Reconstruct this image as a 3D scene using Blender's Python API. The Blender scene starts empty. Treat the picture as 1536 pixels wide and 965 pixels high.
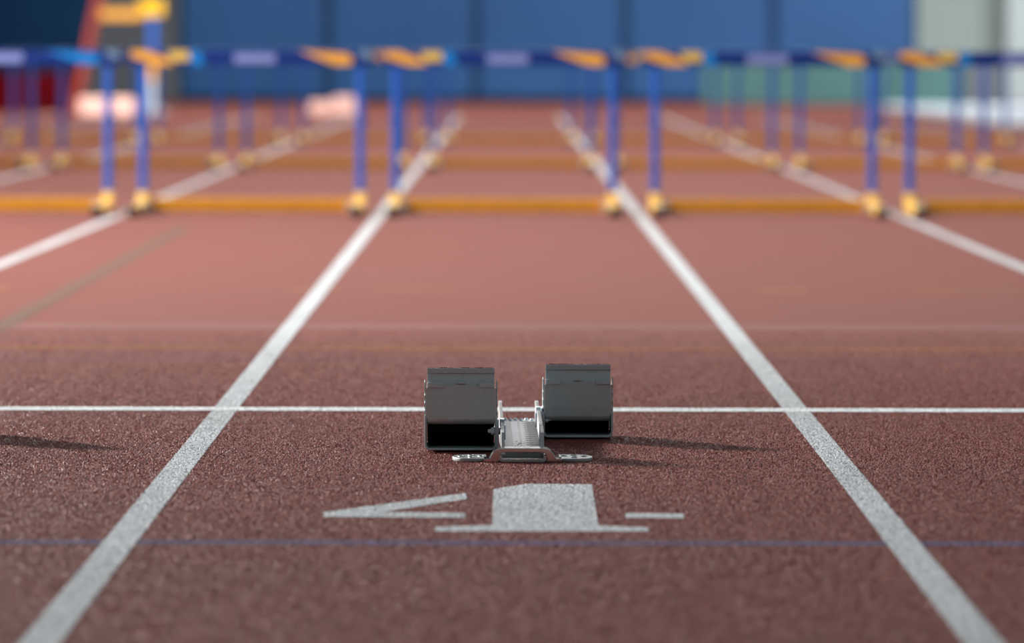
import bpy, bmesh, math, random
import numpy as np
from mathutils import Vector, Matrix

# ------------------------------------------------------------------ camera
scene = bpy.context.scene
col = scene.collection
rng = random.Random(4)
F_PX = 7400.0
cam_d = bpy.data.cameras.new('camera')
cam = bpy.data.objects.new('camera', cam_d)
col.objects.link(cam)
cam_d.sensor_width = 36.0
cam_d.lens = 36.0 * F_PX / 1536.0
cam_d.clip_start, cam_d.clip_end = 0.05, 400
cam.location = (-0.0066, 0.0, 0.762)
PITCH = math.atan(402.5 / F_PX)
YAW = -6.0 / F_PX
ROLL = math.radians(0.12)
cam.matrix_world = (Matrix.Translation(cam.location) @ Matrix.Rotation(YAW, 4, 'Z')
                    @ Matrix.Rotation(math.pi / 2 - PITCH, 4, 'X') @ Matrix.Rotation(ROLL, 4, 'Z'))
cam_d.dof.use_dof = True
cam_d.dof.focus_distance = 9.42
cam_d.dof.aperture_fstop = 3.45
cam_d.dof.aperture_blades = 9
scene.camera = cam

# ------------------------------------------------------------------ light
scene.view_settings.view_transform = 'Standard'
scene.view_settings.look = 'None'
scene.view_settings.gamma = 1.0
scene.view_settings.use_curve_mapping = False
scene.view_settings.exposure = 0.0

world = bpy.data.worlds.new('hall_air')
scene.world = world
world.use_nodes = True
bgn = world.node_tree.nodes['Background']
bgn.inputs[0].default_value = (0.80, 0.90, 1.0, 1)
bgn.inputs[1].default_value = 0.20


def area(name, loc, target, sx, sy, power, color=(1, 1, 1)):
    d = bpy.data.lights.new(name, 'AREA')
    d.shape = 'RECTANGLE'
    d.size, d.size_y, d.energy, d.color = sx, sy, power, color
    o = bpy.data.objects.new(name, d)
    col.objects.link(o)
    o.location = loc
    o.rotation_euler = (Vector(target) - Vector(loc)).to_track_quat('-Z', 'Y').to_euler()
    return o


area('flood_lamp', (-12.0, 19.2, 5.3), (0.1, 10.5, 0), 1.05, 1.05, 5900, (1.0, 0.97, 0.93))
for yy, pw in ((25, 500), (33, 1000), (42, 1050), (54, 1100), (66, 1150)):
    area('ceiling_lamp', (0, yy, 9.5), (0, yy, 0), 12, 2.0, pw, (1.0, 0.95, 0.90))
area('side_window_light', (11.0, 66, 4.0), (5, 72, 0.5), 5, 3.5, 950, (0.88, 0.96, 1.0))


wl = area('left_added_light', (-10.0, 50, 6.5), (-4.3, 61.2, 0.6), 1.2, 1.2, 95, (1.0, 0.96, 0.90))  # added narrow light to brighten the pink blocks and yellow stand top
wl.data.spread = math.radians(34)

# ------------------------------------------------------------------ materials
def lin(c):
    return tuple((v / 255 / 12.92) if v / 255 <= .04045 else ((v / 255 + .055) / 1.055) ** 2.4 for v in c)


def mat(name, rgb, rough=.5, metal=0.0, spec=.5, vary=.12, scale=40, bump=0.0, bscale=200, coat=0):
    m = bpy.data.materials.new(name)
    m.use_nodes = True
    nt = m.node_tree
    b = nt.nodes['Principled BSDF']
    c = lin(rgb)
    tc = nt.nodes.new('ShaderNodeTexCoord')
    nz = nt.nodes.new('ShaderNodeTexNoise')
    nz.inputs['Scale'].default_value = scale
    nz.inputs['Detail'].default_value = 4
    nt.links.new(tc.outputs['Object'], nz.inputs['Vector'])
    rp = nt.nodes.new('ShaderNodeValToRGB')
    rp.color_ramp.elements[0].position, rp.color_ramp.elements[1].position = .3, .7
    rp.color_ramp.elements[0].color = tuple(v * (1 - vary) for v in c) + (1,)
    rp.color_ramp.elements[1].color = tuple(min(1, v * (1 + vary)) for v in c) + (1,)
    nt.links.new(nz.outputs['Fac'], rp.inputs['Fac'])
    nt.links.new(rp.outputs['Color'], b.inputs['Base Color'])
    b.inputs['Roughness'].default_value = rough
    b.inputs['Metallic'].default_value = metal
    b.inputs['Specular IOR Level'].default_value = spec
    b.inputs['Coat Weight'].default_value = coat
    if bump:
        n2 = nt.nodes.new('ShaderNodeTexNoise')
        n2.inputs['Scale'].default_value = bscale
        n2.inputs['Detail'].default_value = 2
        nt.links.new(tc.outputs['Object'], n2.inputs['Vector'])
        bp = nt.nodes.new('ShaderNodeBump')
        bp.inputs['Strength'].default_value = bump
        bp.inputs['Distance'].default_value = .003
        nt.links.new(n2.outputs['Fac'], bp.inputs['Height'])
        nt.links.new(bp.outputs['Normal'], b.inputs['Normal'])
    return m


def track_mat(name, dark, light, worn, rough, spec, wear=.5, bump=.6):
    """granular rubber: fine speckle, broad scuffing, fine relief"""
    m = bpy.data.materials.new(name)
    m.use_nodes = True
    nt = m.node_tree
    L = nt.links.new
    b = nt.nodes['Principled BSDF']
    tc = nt.nodes.new('ShaderNodeTexCoord')
    n1 = nt.nodes.new('ShaderNodeTexNoise')
    n1.inputs['Scale'].default_value = 190
    n1.inputs['Detail'].default_value = 2
    L(tc.outputs['Object'], n1.inputs['Vector'])
    r1 = nt.nodes.new('ShaderNodeValToRGB')
    r1.color_ramp.elements[0].position, r1.color_ramp.elements[1].position = .36, .66
    r1.color_ramp.elements[0].color = lin(dark) + (1,)
    r1.color_ramp.elements[1].color = lin(light) + (1,)
    L(n1.outputs['Fac'], r1.inputs['Fac'])
    n2 = nt.nodes.new('ShaderNodeTexNoise')
    n2.inputs['Scale'].default_value = 1.3
    n2.inputs['Detail'].default_value = 6
    L(tc.outputs['Object'], n2.inputs['Vector'])
    r2 = nt.nodes.new('ShaderNodeValToRGB')
    r2.color_ramp.elements[0].position, r2.color_ramp.elements[1].position = .42, .75
    r2.color_ramp.elements[0].color = (0, 0, 0, 1)
    r2.color_ramp.elements[1].color = (wear, wear, wear, 1)
    L(n2.outputs['Fac'], r2.inputs['Fac'])
    mx = nt.nodes.new('ShaderNodeMix')
    mx.data_type = 'RGBA'
    L(r2.outputs['Color'], mx.inputs['Factor'])
    L(r1.outputs['Color'], mx.inputs['A'])
    mx.inputs['B'].default_value = lin(worn) + (1,)
    L(mx.outputs['Result'], b.inputs['Base Color'])
    b.inputs['Roughness'].default_value = rough
    b.inputs['Specular IOR Level'].default_value = spec
    bp = nt.nodes.new('ShaderNodeBump')
    bp.inputs['Strength'].default_value = bump
    bp.inputs['Distance'].default_value = .003
    L(n1.outputs['Fac'], bp.inputs['Height'])
    L(bp.outputs['Normal'], b.inputs['Normal'])
    return m


M = dict(
    track=track_mat('track_rubber', (104, 54, 48), (152, 84, 74), (126, 78, 70), .8, .22),
    grain=track_mat('track_rubber_granule', (92, 47, 42), (158, 88, 79), (118, 72, 65), .52, .28),
    white=track_mat('white_line_paint', (172, 178, 182), (230, 233, 236), (160, 160, 160), .8, .2, .4, .5),
    startw=track_mat('start_line_paint', (225, 230, 232), (245, 248, 248), (210, 214, 216), .75, .2, .3, .4),
    bluel=track_mat('blue_line_paint', (84, 72, 98), (112, 104, 140), (112, 74, 76), .8, .2, .6),
    purple=track_mat('faded_purple_paint', (100, 64, 70), (140, 96, 102), (122, 76, 74), .8, .2, .9),
    orange=track_mat('faded_orange_paint', (135, 82, 48), (172, 110, 66), (125, 78, 64), .8, .2, .8),
    pale=track_mat('faded_pale_paint', (118, 76, 72), (158, 108, 104), (122, 78, 72), .8, .2, .8),
    green=track_mat('faded_grey_paint', (98, 72, 60), (128, 96, 82), (120, 78, 70), .8, .2, .6),
    alu=mat('brushed_aluminium', (196, 200, 200), .34, 1.0, vary=.06, scale=90, bump=.05, bscale=900),
    wing=mat('satin_wing_aluminium', (178, 182, 182), .5, .7, vary=.06, scale=90),
    anchor=mat('polished_anchor_aluminium', (190, 192, 190), .17, 1.0, vary=.05, scale=90),
    alu_white=mat('satin_rail_aluminium', (190, 190, 190), .62, .4, vary=.08, scale=60, bump=.05, bscale=900),
    pedal=mat('grey_anodised_plate', (188, 204, 204), .5, .45, vary=.05, scale=160, bump=.06, bscale=1600),
    black=mat('flat_black', (9, 10, 11), .65, 0, .3, vary=.3, scale=80),  # also paints the shade inside the pedal cavities
    rubber=mat('black_rubber', (26, 26, 27), .75, 0, .3, vary=.25, scale=300, bump=.5, bscale=700),
    zinc=mat('zinc_bolt', (196, 210, 220), .38, 1.0, vary=.08, scale=120),
    bolt=mat('bright_bolt', (226, 238, 246), .4, .0, vary=.08, scale=120),
    ink=mat('dark_ink', (52, 50, 58), .6, 0, .3, vary=.2, scale=300),
    tape=mat('lilac_tape', (236, 232, 242), .55, 0, .4, vary=.05, scale=60),
    blue=mat('blue_tube_paint', (40, 100, 200), .32, 0, .5, vary=.08, scale=30),
    yellow=mat('yellow_foot_paint', (250, 196, 84), .4, 0, .5, vary=.08, scale=30),
    ochre=mat('ochre_base_paint', (204, 138, 22), .45, 0, .5, vary=.1, scale=25),
    navy=mat('navy_board', (0, 46, 126), .4, 0, .5, vary=.08, scale=20),
    b_orange=mat('orange_print', (238, 172, 60), .45, 0, .4, vary=.06, scale=40),
    b_yellow=mat('yellow_print', (226, 192, 86), .45, 0, .4, vary=.06, scale=40),
    b_cyan=mat('cyan_print', (8, 128, 212), .45, 0, .4, vary=.06, scale=40),
    b_lilac=mat('pale_print', (128, 144, 204), .45, 0, .4, vary=.1, scale=60),
    b_teal=mat('pale_teal_print', (110, 140, 170), .45, 0, .4, vary=.1, scale=60),
    pad=mat('blue_wall_pad', (46, 100, 160), .5, 0, .4, vary=.08, scale=.6, bump=.05, bscale=9),
    seam=mat('seam_vinyl', (40, 72, 112), .6, 0, .3, vary=.1, scale=1),
    plaster=mat('grey_green_plaster', (168, 182, 176), .8, 0, .3, vary=.06, scale=.8, bump=.1, bscale=30),
    pillar=mat('white_pillar_paint', (206, 218, 218), .6, 0, .3, vary=.04, scale=1.2),
    door=mat('grey_door_paint', (104, 110, 118), .5, 0, .4, vary=.08, scale=2),
    matnavy=mat('navy_mat_vinyl', (10, 40, 70), .85, 0, .08, vary=.12, scale=1.5),
    matred=mat('dark_red_vinyl', (86, 2, 14), .85, 0, .08, vary=.12, scale=1.5),
    edge=mat('red_edge_webbing', (176, 72, 58), .6, 0, .4, vary=.12, scale=5),
    teal=mat('teal_mat_vinyl', (76, 118, 118), .5, 0, .4, vary=.1, scale=1.2),
    patchwhite=mat('bright_patch_white', (205, 213, 224), .45, 0, .4, vary=.04, scale=2),
    pink=mat('pale_pink_bright_patch', (255, 208, 196), .8, 0, .3, vary=.03, scale=10),
    brightyellow=mat('bright_yellow_paint', (255, 198, 4), .4, 0, .4, vary=.05, scale=10),
    paleblue=mat('pale_blue_grey_paint', (176, 190, 204), .5, 0, .4, vary=.05, scale=10),
)


# ------------------------------------------------------------------ helpers
def link(name, me, m, parent=None, smooth=False, bevel=0, seg=2):
    me.materials.clear()
    me.materials.append(M[m] if isinstance(m, str) else m)
    o = bpy.data.objects.new(name, me)
    col.objects.link(o)
    if parent:
        o.parent = parent
    if smooth:
        for p in me.polygons:
            p.use_smooth = True
    if bevel:
        md = o.modifiers.new('edge_round', 'BEVEL')
        md.width, md.segments, md.limit_method = bevel, seg, 'ANGLE'
        md.angle_limit = math.radians(40)
    return o


def bm_mesh(bm, name):
    bmesh.ops.recalc_face_normals(bm, faces=bm.faces[:])
    me = bpy.data.meshes.new(name)
    bm.to_mesh(me)
    bm.free()
    return me


def add_box(bm, x0, x1, y0, y1, z0, z1):
    v = [bm.verts.new((x, y, z)) for x in (x0, x1) for y in (y0, y1) for z in (z0, z1)]
    for f in ((0, 1, 3, 2), (4, 6, 7, 5), (0, 4, 5, 1), (2, 3, 7, 6), (0, 2, 6, 4), (1, 5, 7, 3)):
        bm.faces.new([v[i] for i in f])


def box(name, x0, x1, y0, y1, z0, z1, m, parent=None, bevel=0):
    bm = bmesh.new()
    add_box(bm, x0, x1, y0, y1, z0, z1)
    return link(name, bm_mesh(bm, name), m, parent, bevel=bevel)


def add_prism(bm, pts, a0, a1, axis):
    """closed outline extruded along an axis; outline coords are the two other axes in order"""
    def mk(p, a):
        if axis == 'x':
            return (a, p[0], p[1])
        if axis == 'y':
            return (p[0], a, p[1])
        return (p[0], p[1], a)
    A = [bm.verts.new(mk(p, a0)) for p in pts]
    B = [bm.verts.new(mk(p, a1)) for p in pts]
    bm.faces.new(A)
    bm.faces.new(B[::-1])
    n = len(pts)
    for i in range(n):
        bm.faces.new((A[i], B[i], B[(i + 1) % n], A[(i + 1) % n]))


def prism(name, pts, a0, a1, axis, m, parent=None, bevel=0, seg=2):
    bm = bmesh.new()
    add_prism(bm, pts, a0, a1, axis)
    return link(name, bm_mesh(bm, name), m, parent, bevel=bevel, seg=seg)


def add_cyl(bm, p, q, r, r2=None, n=16):
    p, q = Vector(p), Vector(q)
    d = q - p
    mt = Matrix.Translation((p + q) / 2) @ d.to_track_quat('Z', 'Y').to_matrix().to_4x4()
    bmesh.ops.create_cone(bm, cap_ends=True, segments=n, radius1=r, radius2=r if r2 is None else r2,
                          depth=d.length, matrix=mt)


def strip_outline(path, t):
    """thick outline round an open 2-D path, t to each side"""
    Lf, Rt = [], []
    for i, p in enumerate(path):
        a = Vector(path[max(i - 1, 0)])
        b = Vector(path[min(i + 1, len(path) - 1)])
        d = (b - a).normalized()
        n = Vector((-d.y, d.x)) * t
        Lf.append((p[0] + n.x, p[1] + n.y))
        Rt.append((p[0] - n.x, p[1] - n.y))
    return Lf + Rt[::-1]


def arc(cx, cz, r, a0, a1, n):
    return [(cx + r * math.cos(math.radians(a0 + (a1 - a0) * i / n)),
             cz + r * math.sin(math.radians(a0 + (a1 - a0) * i / n))) for i in range(n + 1)]


def empty(name, loc, label=None, cat=None, group=None, rz=0):
    o = bpy.data.objects.new(name, None)
    col.objects.link(o)
    o.empty_display_size = .1
    o.location = loc
    o.rotation_euler = (0, 0, rz)
    tag(o, label, cat, group)
    return o


def tag(o, label=None, cat=None, group=None, kind=None):
    for k, v in (('label', label), ('category', cat), ('group', group), ('kind', kind)):
        if v:
            o[k] = v
    return o


def copy_tree(o, parent=None):
    c = o.copy()
    col.objects.link(c)
    c.parent = parent
    for ch in list(o.children):
        copy_tree(ch, c)
    return c


# ------------------------------------------------------------------ the setting
floor = box('floor', -15, 15, -4, 80, -.2, 0, 'track')
tag(floor, kind='structure')

wall = box('wall_back', -15, 15, 78.2, 78.6, 0, 7, 'plaster')
tag(wall, kind='structure')
for nm, x0, x1 in (('wall_left', -14.9, -14.6), ('wall_right', 14.6, 14.9)):
    tag(box(nm, x0, x1, -4, 78.2, 0, 5, 'plaster'), kind='structure')
edges = [-5.224, -2.878, -.532, 1.815, 4.162, 6.435]
for a, b in zip(edges[:-1], edges[1:]):
    box('wall_pad', a + .07, b - .07, 78.04, 78.2, .06, 2.6, 'pad', wall, bevel=.03)
box('pad_rail', edges[0], edges[-1], 78.12, 78.2, 0, .06, 'matnavy', wall)
box('pad_backing', edges[0], edges[-1], 78.12, 78.2, .06, 2.6, 'seam', wall)
pil = box('trim_1', 7.80, 9.1, 77.4, 78.2, 0, 7, 'pillar', bevel=.03)
tag(pil, kind='structure')
door = box('door_1', -8.2, -5.28, 78.08, 78.2, 0, 2.5, 'door')
tag(door, kind='structure')
for x in (-8.12, -6.70):
    box('door_leaf', x, x + 1.36, 78.02, 78.08, .02, 2.42, 'door', door, bevel=.01)
for x in (-6.86, -6.58):
    bm = bmesh.new()
    add_cyl(bm, (x, 77.97, .95), (x, 77.97, 1.25), .015)
    add_cyl(bm, (x, 78.03, .98), (x, 77.97, .98), .01)
    add_cyl(bm, (x, 78.03, 1.22), (x, 77.97, 1.22), .01)
    link('door_handle', bm_mesh(bm, 'door_handle'), 'alu', door)

# ------------------------------------------------------------------ painted markings and granular relief
marks = []      # (name, outline, material, height)


def rect(x0, x1, y0, y1):
    return [(x0, y0), (x1, y0), (x1, y1), (x0, y1)]


marks.append(('start_line', rect(-7.5, 7.5, 10.468, 10.573), 'startw'))
for k in range(-5, 5):
    x = (k + .5) * 1.22
    marks.append(('lane_line', rect(x - .0262, x + .0262, -4, 60), 'white'))
marks.append(('blue_cross_line', rect(-7.5, 7.5, 7.615, 7.682), 'bluel'))
marks.append(('purple_cross_line', rect(-7.5, 7.5, 12.26, 12.33), 'purple'))
marks.append(('orange_cross_line', rect(-7.5, 7.5, 12.67, 12.75), 'orange'))
marks.append(('pale_cross_line', rect(-7.5, 7.5, 13.62, 13.86), 'pale'))
for a, b in ((-2.1, -1.62), (-.72, -.55), (-.44, -.18), (.8, .96), (1.3, 1.7)):
    marks.append(('orange_dash_line', rect(a, b, 15.83, 15.99), 'orange'))
marks.append(('grey_guide_line', rect(-1.45, -1.385, 11, 21.5), 'green'))
four_a = [(-0.3109, 8.1482), (-0.0781, 8.5127), (-0.0772, 8.3978), (-0.215, 8.1562), (-0.0772, 8.1414),
          (-0.0765, 8.0593), (-0.3081, 8.0718)]
four_b = [(-0.0311, 8.5921), (0.0294, 8.6962), (0.1421, 8.6894), (0.1398, 7.927), (0.2195, 7.8951),
          (0.2178, 7.8343), (-0.1217, 7.8273), (-0.1227, 7.8991), (-0.0307, 7.9346)]
four_c = [(0.1891, 8.1471), (0.285, 8.1374), (0.2821, 8.0554), (0.1871, 8.065)]
marks.append(('stencil_numeral_four', [four_a, four_b, four_c], 'white'))

nr = np.random.default_rng(7)
STEP = .0050
gx = np.arange(-2.1, 2.1, STEP)
gy = np.arange(6.0, 13.8, STEP)
X, Y = np.meshgrid(gx, gy)
X = (X + nr.uniform(-.5, .5, X.shape) * STEP).ravel()
Y = (Y + nr.uniform(-.5, .5, Y.shape) * STEP).ravel()
dens = np.clip(np.minimum((13.8 - Y) / 3.6, (.104 * Y + .60 - np.abs(X)) / .45), 0, 1)
keep = nr.uniform(size=X.shape) < dens
X, Y = X[keep], Y[keep]
owner = np.full(X.shape, -1)


def inside(poly, X, Y):
    r = np.zeros(X.shape, bool)
    n = len(poly)
    for i in range(n):
        (xa, ya), (xb, yb) = poly[i], poly[(i + 1) % n]
        if ya == yb:
            continue
        c = ((ya > Y) != (yb > Y)) & (X < (xb - xa) * (Y - ya) / (yb - ya) + xa)
        r ^= c
    return r


for i, (nm, pl, m) in reversed(list(enumerate(marks))):
    for poly in (pl if isinstance(pl[0], list) else [pl]):
        owner[inside(poly, X, Y)] = i


def granules(x, y, z0, hmul=1.0):
    """low off-centre pyramids, three facets each"""
    n = len(x)
    s = nr.uniform(.0017, .0033, n)
    h = nr.uniform(.0005, .0028, n) * hmul
    rot = nr.uniform(0, math.pi * 2, n)
    V = np.zeros((n, 4, 3))
    for k in range(3):
        a = rot + k * math.pi * 2 / 3 + nr.uniform(-.4, .4, n)
        V[:, k, 0] = x + s * np.cos(a)
        V[:, k, 1] = y + s * np.sin(a)
        V[:, k, 2] = z0
    V[:, 3, 0] = x + nr.uniform(-.3, .3, n) * s
    V[:, 3, 1] = y + nr.uniform(-.3, .3, n) * s
    V[:, 3, 2] = z0 + h
    base = (np.arange(n) * 4)[:, None, None]
    T = np.array([[0, 1, 3], [1, 2, 3], [2, 0, 3]])[None] + base
    return V.reshape(-1, 3), T.reshape(-1, 3)


def np_mesh(name, V, T):
    me = bpy.data.meshes.new(name)
    me.vertices.add(len(V))
    me.vertices.foreach_set('co', V.astype(np.float32).ravel())
    me.loops.add(len(T) * 3)
    me.loops.foreach_set('vertex_index', T.astype(np.int32).ravel())
    me.polygons.add(len(T))
    me.polygons.foreach_set('loop_start', np.arange(0, len(T) * 3, 3, dtype=np.int32))
    me.update(calc_edges=True)
    return me


sel = owner < 0
V, T = granules(X[sel], Y[sel], 0.0)
gr = link('rubber_granules', np_mesh('rubber_granules', V, T), 'grain', floor)
tag(gr, kind='stuff')
for i, (nm, pl, m) in enumerate(marks):
    polys = pl if isinstance(pl[0], list) else [pl]
    zt = .0016 if nm == 'start_line' else (.0012 if nm in ('lane_line', 'stencil_numeral_four') else .0004 + .0001 * (i % 7))
    bm = bmesh.new()
    for poly in polys:
        bm.faces.new([bm.verts.new((x, y, zt)) for x, y in poly])
    for f in bm.faces:
        f.normal_update()
        if f.normal.z < 0:
            f.normal_flip()
    bmesh.ops.triangulate(bm, faces=bm.faces[:])
    V0 = np.array([v.co[:] for v in bm.verts])
    bm.verts.index_update()
    T0 = np.array([[v.index for v in f.verts] for f in bm.faces])
    bm.free()
    s = owner == i
    if s.any():
        V1, T1 = granules(X[s], Y[s], zt - .0001, .7)
        V0, T0 = np.vstack([V0, V1]), np.vstack([T0, T1 + len(V0)])
    link(nm, np_mesh(nm, V0, T0), m, floor)


# ------------------------------------------------------------------ starting block
def make_block():
    root = empty('starting_block', (0, 0, 0))
    RL, RH, HW, FT = .80, .056, .0405, .0068
    # rail: floor plate and two notched flanges, one channel
    bm = bmesh.new()
    add_box(bm, -HW + FT, HW - FT, .012, RL - .006, .010, .017)
    for s in (-1, 1):
        pts = [(.012, .004), (RL, .004), (RL, RH)]
        y = RL - .05
        while y > .13:
            pts += [(y, RH), (y, RH - .009), (y - .010, RH - .009), (y - .010, RH)]
            y -= .0245
        pts += [(.10, RH), (.035, RH - .006), (.012, .026)]
        x0, x1 = (-HW, -HW + FT) if s < 0 else (HW - FT, HW)
        add_prism(bm, pts, x0, x1, 'x')
    rail = link('rail', bm_mesh(bm, 'rail'), 'alu_white', root, bevel=.0006, seg=1)
    bm = bmesh.new()
    for k in range(27):
        y = .10 + k * .0245
        w = .018 if k % 2 else .027
        add_box(bm, HW - FT - w, HW - FT - .001, y, y + .0095, .0169, .0174)
    tag(link('scale_marks', bm_mesh(bm, 'scale_marks'), 'ink', rail), kind='stuff')
    for x0, x1 in ((-.016, -.003), (.001, .010)):
        box('tape_strip', x0, x1, .06, RL - .04, .0168, .0173, 'tape', rail)
    bm = bmesh.new()
    r2 = random.Random(3)
    for x, y, r in ((-.004, .185, .0022), (-.007, .150, .0017), (-.001, .190, .0012), (-.009, .235, .0011),
                    (.004, .175, .0009), (-.013, .120, .001), (.006, .21, .0008)):
        pts = [(x + r * (1 + .4 * r2.random()) * math.cos(a * .785), y + 5 * r * (1 + .4 * r2.random()) * math.sin(a * .785))
               for a in range(8)]
        add_prism(bm, pts, .0172, .0176, 'z')
    link('ink_specks', bm_mesh(bm, 'ink_specks'), 'black', rail)
    for k in range(6):
        x = -.027 + k * .0108
        bm = bmesh.new()
        bmesh.ops.create_uvsphere(bm, u_segments=12, v_segments=6, radius=.0042,
                                  matrix=Matrix.Translation((x, RL - .02 - .012 * (k % 2), .0185)))
        link('rivet', bm_mesh(bm, 'rivet'), 'zinc', rail, smooth=True)
    ep = box('end_plate', -HW + FT, HW - FT, .006, .012, .004, .0165, 'pedal', rail, bevel=.0008)
    box('end_slot', -.003, .003, .0055, .007, .012, .0168, 'alu_white', ep)

    # anchors: thick omega strap with pierced wings
    def anchor(name, y0, y1, wing0, wing1, parent):
        t = .0066
        half = [(-.0735, 0), (-.0735, t), (-.0655, t), (-.0620, .0076), (-.0597, .0105), (-.0578, .0150), (-.0552, .0188),
                (-.0512, .0224), (-.0460, .0250), (-.0390, .0263)]
        under = [(-.0345, .0183), (-.0390, .0170), (-.0425, .0140), (-.0445, .0100), (-.0450, .0060), (-.0450, 0)]
        bm = bmesh.new()
        add_prism(bm, half + [(-x, z) for x, z in half[::-1]] + [(-x, z) for x, z in under[::-1]] + under, y0, y1, 'y')
        o = link(name, bm_mesh(bm, name), 'anchor', parent, bevel=.0011, seg=3)
        for s in (-1, 1):
            cu = bpy.data.curves.new('wing', 'CURVE')
            cu.dimensions, cu.fill_mode = '2D', 'BOTH'
            cu.extrude = t / 2 - .0009
            cu.bevel_depth, cu.bevel_resolution = .0009, 2
            yc, hh = (wing0 + wing1) / 2, (wing1 - wing0) / 2

            def spline(pts):
                sp = cu.splines.new('POLY')
                sp.points.add(len(pts) - 1)
                for q, (x, y) in zip(sp.points, pts):
                    q.co = (x, y, 0, 1)
                sp.use_cyclic_u = True
            out = [(s * .069, wing0), (s * .100, wing0)]
            out += [(s * (.100 + .0305 * math.sin(math.radians(a))), yc - hh * math.cos(math.radians(a)))
                    for a in range(12, 180, 12)]
            out += [(s * .100, wing1), (s * .069, wing1)]
            spline(out)
            holes = [(.1155, yc), (.0965, yc + hh * .48), (.0965, yc - hh * .48), (.0780, yc + hh * .12)]
            for hx, hy in holes:
                spline([(s * hx + .0042 * math.cos(math.radians(a)), hy + .0085 * math.sin(math.radians(a)))
                        for a in range(0, 360, 20)])
            tmp = bpy.data.objects.new('tmp', cu)
            me = bpy.data.meshes.new_from_object(tmp)
            bpy.data.objects.remove(tmp)
            for v in me.vertices:
                v.co.z += t / 2
            w = link('wing_plate', me, 'wing', o)
            for hx, hy in holes:          # countersunk rims
                bm = bmesh.new()
                rows = []
                for r, z in ((.0062, t - .0002), (.0058, t + .0013), (.0050, t + .0013), (.0040, t - .002), (.0038, .0005)):
                    rows.append([bm.verts.new((s * hx + r * math.cos(a * math.pi / 10),
                                               hy + 1.9 * r * math.sin(a * math.pi / 10), z)) for a in range(20)])
                for ra, rb in zip(rows[:-1], rows[1:]):
                    for q in range(20):
                        bm.faces.new((ra[q], ra[(q + 1) % 20], rb[(q + 1) % 20], rb[q]))
                link('countersink', bm_mesh(bm, 'countersink'), 'wing', o, smooth=True)
        # lower strap with turned-up ends
        path = [(-.0420, .0118), (-.0412, .0078)] + arc(-.0370, .0078, .0050, 200, 270, 4) + [(0, .0028)]
        path = path + [(-x, z) for x, z in path[::-1][1:]]
        bm = bmesh.new()
        add_prism(bm, strip_outline(path, .0026), y0 + .002, y1 + .01, 'y')
        link('lower_strap', bm_mesh(bm, 'lower_strap'), 'alu', o, bevel=.0006, seg=2)
        return o
    anchor('rear_anchor', -.040, .004, -.034, .060, root)
    fa = prism('front_anchor', [(-.10, RL - .085), (.10, RL - .085), (.125, RL - .07), (.125, RL - .02), (.10, RL - .005), (-.10, RL - .005),
                                (-.125, RL - .02), (-.125, RL - .07)], 0, .006, 'z', 'alu', root, bevel=.001)

    # pedals ------------------------------------------------------------
    def pedal(xc, yc, cav, plate, flap, inner):
        W, T = .0695, .0042
        r = .0105
        zt = cav + .010
        out = [(-W, zt)] + arc(-W + r, r, r, 180, 270, 6) + arc(W - r, r, r, 270, 360, 6) + [(W, zt)]
        inn = [(W - T, zt)] + arc(W - r, r, r - T, 0, -90, 6) + arc(-W + r, r, r - T, -90, -180, 6) + [(-W + T, zt)]
        bm = bmesh.new()
        add_prism(bm, out + inn, 0, .105, 'y')
        p = link('pedal', bm_mesh(bm, 'pedal'), 'pedal', root, bevel=.0008, seg=2)
        p.location = (xc, yc, .004)
        zb, zp, zf = cav, cav + plate, cav + plate + flap
        w = .0640
        # upper side plates with a row of round notches in the rear edge
        for s in (-1, 1):
            pts = [(.090, zb - .02), (.004, zb - .02)]
            n = 4
            z = zb + .002
            step = (plate - .012) / n
            for k in range(n):
                zc = z + step * (k + .5)
                pts += [(.004, z + step * k)]
                pts += [(.004 + step * .38 * math.sin(math.radians(a)), zc - step * .38 * math.cos(math.radians(a)))
                        for a in range(0, 181, 30)]
            pts += [(.004, zp + .002), (.010, zp + .006), (.045, zp - .012)]
            x0, x1 = (-W, -W + .0026) if s < 0 else (W - .0026, W)
            prism('side_plate', pts, x0, x1, 'x', 'pedal', p, bevel=.0004, seg=1)
            prism('side_rim', [(.001, zb + .004), (.006, zb + .004), (.006, zp - .008), (.001, zp - .008)],
                  x0 + s * -.0032 if s > 0 else x1, x0 if s > 0 else x1 + .0032, 'x', 'alu', p, bevel=.0005, seg=1)
        # rear face: sheet with its lower edge rolled forward
        path = [(.024, zb - .0075), (.014, zb - .0062)] + [(y, z) for y, z in arc(.0115, zb + .0035, .0085, 275, 190, 6)]
        path += [(.0020, zb + .02), (.0004, zp - .002)]
        bm = bmesh.new()
        add_prism(bm, strip_outline(path, .0016), -w, w, 'x')
        link('back_plate', bm_mesh(bm, 'back_plate'), 'pedal', p, smooth=False, bevel=.0004, seg=1)
        # hinged top flap with a crease
        path = [(.0035, zp - .003), (.0060, zp + flap * .62), (.0018, zp + flap * .70), (.0012, zf)]
        bm = bmesh.new()
        add_prism(bm, strip_outline(path, .0013), -w, w, 'x')
        fl = link('flap', bm_mesh(bm, 'flap'), 'pedal', p, bevel=.0004, seg=1)
        for s in (-1, 1):
            bm = bmesh.new()
            add_box(bm, min(s * .0345, s * w), max(s * .0345, s * w), -.0056, .0005, zp - .0080, zp + .0022)
            hk = link('hinge_leaf', bm_mesh(bm, 'hinge_leaf'), 'pedal', fl, bevel=.0012, seg=2)
            bm = bmesh.new()
            for zc in (zp - .0058, zp - .0004):
                add_cyl(bm, (s * .0338, -.0046, zc), (s * .0350, -.0046, zc), .0013, n=10)
            link('hinge_pin', bm_mesh(bm, 'hinge_pin'), 'zinc', fl)
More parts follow.
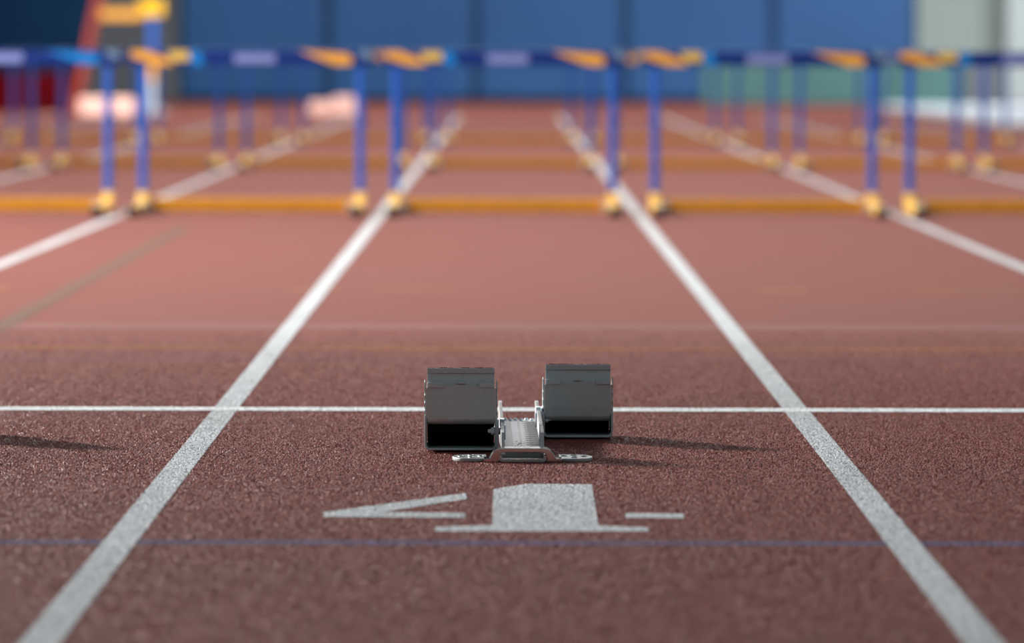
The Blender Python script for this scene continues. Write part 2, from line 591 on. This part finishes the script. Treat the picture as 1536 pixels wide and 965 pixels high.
        box('latch_tab', -.0085, .0085, -.0050, .003, zp - .0005, zp + .0036, 'pedal', fl, bevel=.0008)
        # sloping foot face and its ribbed rubber (far side), running down to the toe
        path = [(.0055, zf - .002), (.014, zp - .02), (.040, zb), (.098, .006)]
        bm = bmesh.new()
        add_prism(bm, strip_outline(path, .0020), -w, w, 'x')
        link('foot_face', bm_mesh(bm, 'foot_face'), 'black', p)  # black rear side puts the cavity's shade into the colour
        bm = bmesh.new()
        path2 = [(y + .0042, z + .001) for y, z in path]
        add_prism(bm, strip_outline(path2, .0022), -w, w, 'x')
        for k in range(30):
            x = -w + .002 + k * (2 * w - .004) / 29
            hh = rng.uniform(.0004, .0019)
            add_prism(bm, [(x - .0016, .0028), (x + .0016, .0028), (x + .0012, .0080), (x - .0012, .0080)],
                      zf - .001, zf + hh, 'z')
        link('rubber_pad', bm_mesh(bm, 'rubber_pad'), 'rubber', p)
        box('cavity_shade', -W + T, W - T, .055, .100, T - .0002, T + .0006, 'black', p)  # black sheets paint cavity shade on the pedal's floor and sides
        for s in (-1, 1):
            box('cavity_shade', min(s * (W - T - .0005), s * (W - T + .0002)), max(s * (W - T - .0005), s * (W - T + .0002)),
                .004, .1, T + .004, zb + .004, 'black', p)
        # bolt, washers and mounting plate against the rail
        s = 1 if inner > 0 else -1
        gap = abs(inner) - W
        xi = s * (W - T)
        zb2, yb = .036, .012
        prism('mount_plate', [(-.001, -.002), (.05, -.002), (.05, .058), (.006, .058), (-.001, .048)],
              min(s * W, s * (W + .0034)), max(s * W, s * (W + .0034)), 'x', 'zinc', p, bevel=.0006)
        bm = bmesh.new()
        add_cyl(bm, (xi - s * .0005, yb, zb2), (xi - s * .0070, yb, zb2), .0075, n=6)
        add_cyl(bm, (xi - s * .0070, yb, zb2), (xi - s * .0082, yb, zb2), .0058, n=6)
        bo = link('hex_nut', bm_mesh(bm, 'hex_nut'), 'bolt', p, bevel=.0005)
        bm = bmesh.new()
        add_cyl(bm, (xi - s * .0075, yb, zb2), (xi - s * .0125, yb, zb2), .0038, n=14)
        add_cyl(bm, (xi - s * .0125, yb, zb2), (xi - s * .0138, yb, zb2), .0036, .0024, n=14)
        link('bolt_end', bm_mesh(bm, 'bolt_end'), 'bolt', bo)
        bm = bmesh.new()
        add_cyl(bm, (s * (W + .0034), yb, zb2), (s * (W + gap + .0085), yb, zb2), .0065, n=16)
        add_cyl(bm, (s * (W + gap + .0072), yb, zb2 - .002), (s * (W + gap + .0102), yb, zb2 - .002), .0150, n=24)
        link('pivot_disc', bm_mesh(bm, 'pivot_disc'), 'zinc', p, bevel=.0006)
        box('notch_dog', min(s * (W + gap - .001), s * (W + gap + .008)), max(s * (W + gap - .001), s * (W + gap + .008)),
            .030, .058, .044, .0575, 'zinc', p, bevel=.0008)
        return p
    pedal(-.1160, .185, .0575, .0705, .0290, .1160 - HW)
    pedal(.1160 - .0015, .505, .0405, .0725, .0310, -(.1145 - HW))
    return root


block = make_block()
block.location = (.0212, 9.204, .0008)
block.rotation_euler = (0, 0, math.radians(.46))
tag(block, 'silver starting block with two grey pedals behind the painted numeral 4', 'starting block',
    'starting blocks on the start line')
b2 = copy_tree(block)
b2.location = (.0212 - 1.235, 9.204, .0008)
tag(b2, "silver starting block in the unnumbered lane on the red mat's side", 'starting block',
    'starting blocks on the start line')


# ------------------------------------------------------------------ hurdles
def make_hurdle(wedge='b_orange'):
    root = empty('hurdle', (0, 0, 0))
    PX, BW = .519, .582
    BZ0, BZ1 = .703, .773
    bar = box('crossbar', -BW, BW, -.016, .012, BZ0, BZ1, 'navy', root, bevel=.004)

    def pr(nm, pts, m):
        prism(nm, [(x, BZ0 + .07 * z) for x, z in pts], -.0175, -.0150, 'y', m, bar)
    pr('printed_wedge', [(-.575, .98), (-.50, .98), (-.40, .45), (-.365, .02), (-.46, .02), (-.575, .55)], 'b_orange')
    pr('printed_patch', [(-.40, .95), (-.30, .95), (-.295, .3), (-.385, .3)], 'b_yellow')
    pr('printed_block', [(-.292, .98), (-.245, .98), (-.225, .02), (-.29, .02)], 'b_cyan')
    pr('printed_lettering', [(-.083, .80), (.113, .80), (.113, .14), (-.083, .14)], 'b_lilac')
    pr('printed_wedge', [(.225, .98), (.46, .80), (.48, .5), (.475, .02), (.40, .02)], wedge)
    pr('printed_patch', [(.505, .98), (.575, .98), (.575, .45), (.53, .45)], 'b_teal')
    for s in (-1, 1):
        x = s * PX
        up = box('upright', x - .019, x + .019, -.004, .030, .085, BZ0 + .03, 'blue', root, bevel=.005)
        bm = bmesh.new()
        add_cyl(bm, (x + s * .016, .012, .44), (x + s * .032, .012, .44), .012, n=12)
        link('height_knob', bm_mesh(bm, 'height_knob'), 'rubber', up)
        ft = prism('foot', [(-.60, .010), (.034, .006), (.034, .098), (-.010, .098), (-.030, .056), (-.60, .044)],
                   x - .0235, x + .0235, 'x', 'yellow', root, bevel=.006)
        box('rubber_cap', x - .026, x + .026, -.645, -.585, 0, .048, 'rubber', ft, bevel=.006)
        box('rubber_pad', x - .022, x + .022, -.02, .034, 0, .0065, 'rubber', ft)
        box('counterweight', x - s * .024 - (.03 if s > 0 else 0), x - s * .024 + (.03 if s < 0 else 0), -.30, -.18, .014, .05,
            'zinc', ft, bevel=.004)
    bt = box('base_tube', -PX + .0235, PX - .0235, -.012, .030, .005, .068, 'ochre', root, bevel=.006)
    return root


proto = make_hurdle()
alt = None
rows = [('first', 23.57, range(-2, 3), 382.8), ('second', 32.66, range(-3, 4), 276.2), ('third', 41.6, range(-3, 4), 217.2)]
lanew = {0: "in the starting block's lane"}
for k in (1, 2, 3):
    n = ('one lane', 'two lanes', 'three lanes')[k - 1]
    lanew[k] = n + ' over towards the white pillar'
    lanew[-k] = n + ' over towards the red mat'
first = True
offs = {(0, 0): -.026, (0, -1): -.012, (0, 1): -.006, (0, -2): .003, (0, 2): -.008, (1, 0): .012, (1, -3): -.02}
for ri, (rn, yy, lanes, pitch) in enumerate(rows):
    for k in lanes:
        if ri == 0 and k == -2:
            h = make_hurdle('b_cyan')
        elif first:
            h, first = proto, False
        else:
            h = copy_tree(proto)
        h.location = (k * 1.22 + offs.get((ri, k), 0), yy, 0)
        tag(h, 'blue hurdle of the %s row, %s' % (rn, lanew[k]), 'hurdle', 'hurdles on the track')

# ------------------------------------------------------------------ things by the far wall
cm = empty('crash_mat', (-7.4, 63, 0), 'dark navy and red crash mat standing upright by the grey door', 'crash mat')


def slx(z):          # leaning right-hand edge
    return 1.80 + (z - .03) * .214


prism('navy_panel', [(-2.0, .50), (slx(.5), .50), (slx(2.1), 2.1), (-2.0, 2.1)], 0, .35, 'y', 'matnavy', cm, bevel=.02)
prism('red_panel', [(-2.0, 0), (slx(0), 0), (slx(.5), .5), (-2.0, .5)], 0, .35, 'y', 'matred', cm, bevel=.02)
prism('edge_band', [(slx(0), 0), (slx(0) + .10, 0), (slx(2.1) + .10, 2.1), (slx(2.1), 2.1)], -.02, .37, 'y', 'edge', cm, bevel=.02)

st = empty('upright_stand', (-4.47, 62, 0), 'tall blue and orange stand with a bright yellow top by the grey door', 'stand')
box('base', -.16, .16, -.2, .2, 0, .05, 'paleblue', st, bevel=.01)
box('lower_post', -.06, .06, -.03, .03, .05, .42, 'paleblue', st, bevel=.01)
box('middle_post', -.055, .055, -.03, .03, .42, .74, 'b_orange', st, bevel=.008)
box('upper_post', -.05, .05, -.03, .03, .74, 1.22, 'blue', st, bevel=.008)
box('top_block', -.16, .14, -.06, .05, 1.22, 1.42, 'brightyellow', st, bevel=.015)
box('side_arm', -.66, -.12, -.02, .02, 1.18, 1.30, 'b_orange', st, bevel=.01)

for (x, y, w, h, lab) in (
        (-5.05, 60.0, .33, .21, 'small pale pink block for a bright floor patch, nearest the red crash mat'),
        (-4.67, 60.0, .33, .21, 'small pale pink block for a bright patch at the foot of the tall yellow-topped stand'),
        (-2.28, 60.2, .30, .17, 'small pale pink block for bright patch, in a close pair before the blue wall pads'),
        (-2.03, 60.9, .26, .22, 'taller pale pink block for bright patch, of the close pair before the blue pads')):
    o = empty('bright_patch_block', (x, y, 0), lab, 'bright patch block', 'pale blocks for bright patches by the far wall')  # bright patch of light on the floor, built as a pale block
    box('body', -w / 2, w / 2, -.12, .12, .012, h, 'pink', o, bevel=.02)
    box('base_pad', -w / 2 + .02, w / 2 - .02, -.1, .1, 0, .012, 'patchwhite', o)

tm = empty('gym_mat', (5.1, 74, 0), 'long teal gym mat stood on edge below the blue wall pads', 'gym mat')
for a, b in ((-2.2, -.75), (-.73, .72), (.74, 1.72)):
    box('section', a, b, 0, .3, 0, .66, 'teal', tm, bevel=.03)
box('end_cover', 1.74, 2.25, .05, .3, 0, .64, 'door', tm, bevel=.03)

wm = empty('reflection_slab', (6.9, 60, 0), 'wide white slab for a bright floor reflection in front of the teal mat', 'reflection slab')  # bright reflection on the floor, built as a flat white slab
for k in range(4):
    box('section', -1.8, 2.4, -9.3 + k * 4.6, -4.75 + k * 4.6, 0, .06, 'patchwhite', wm, bevel=.015)
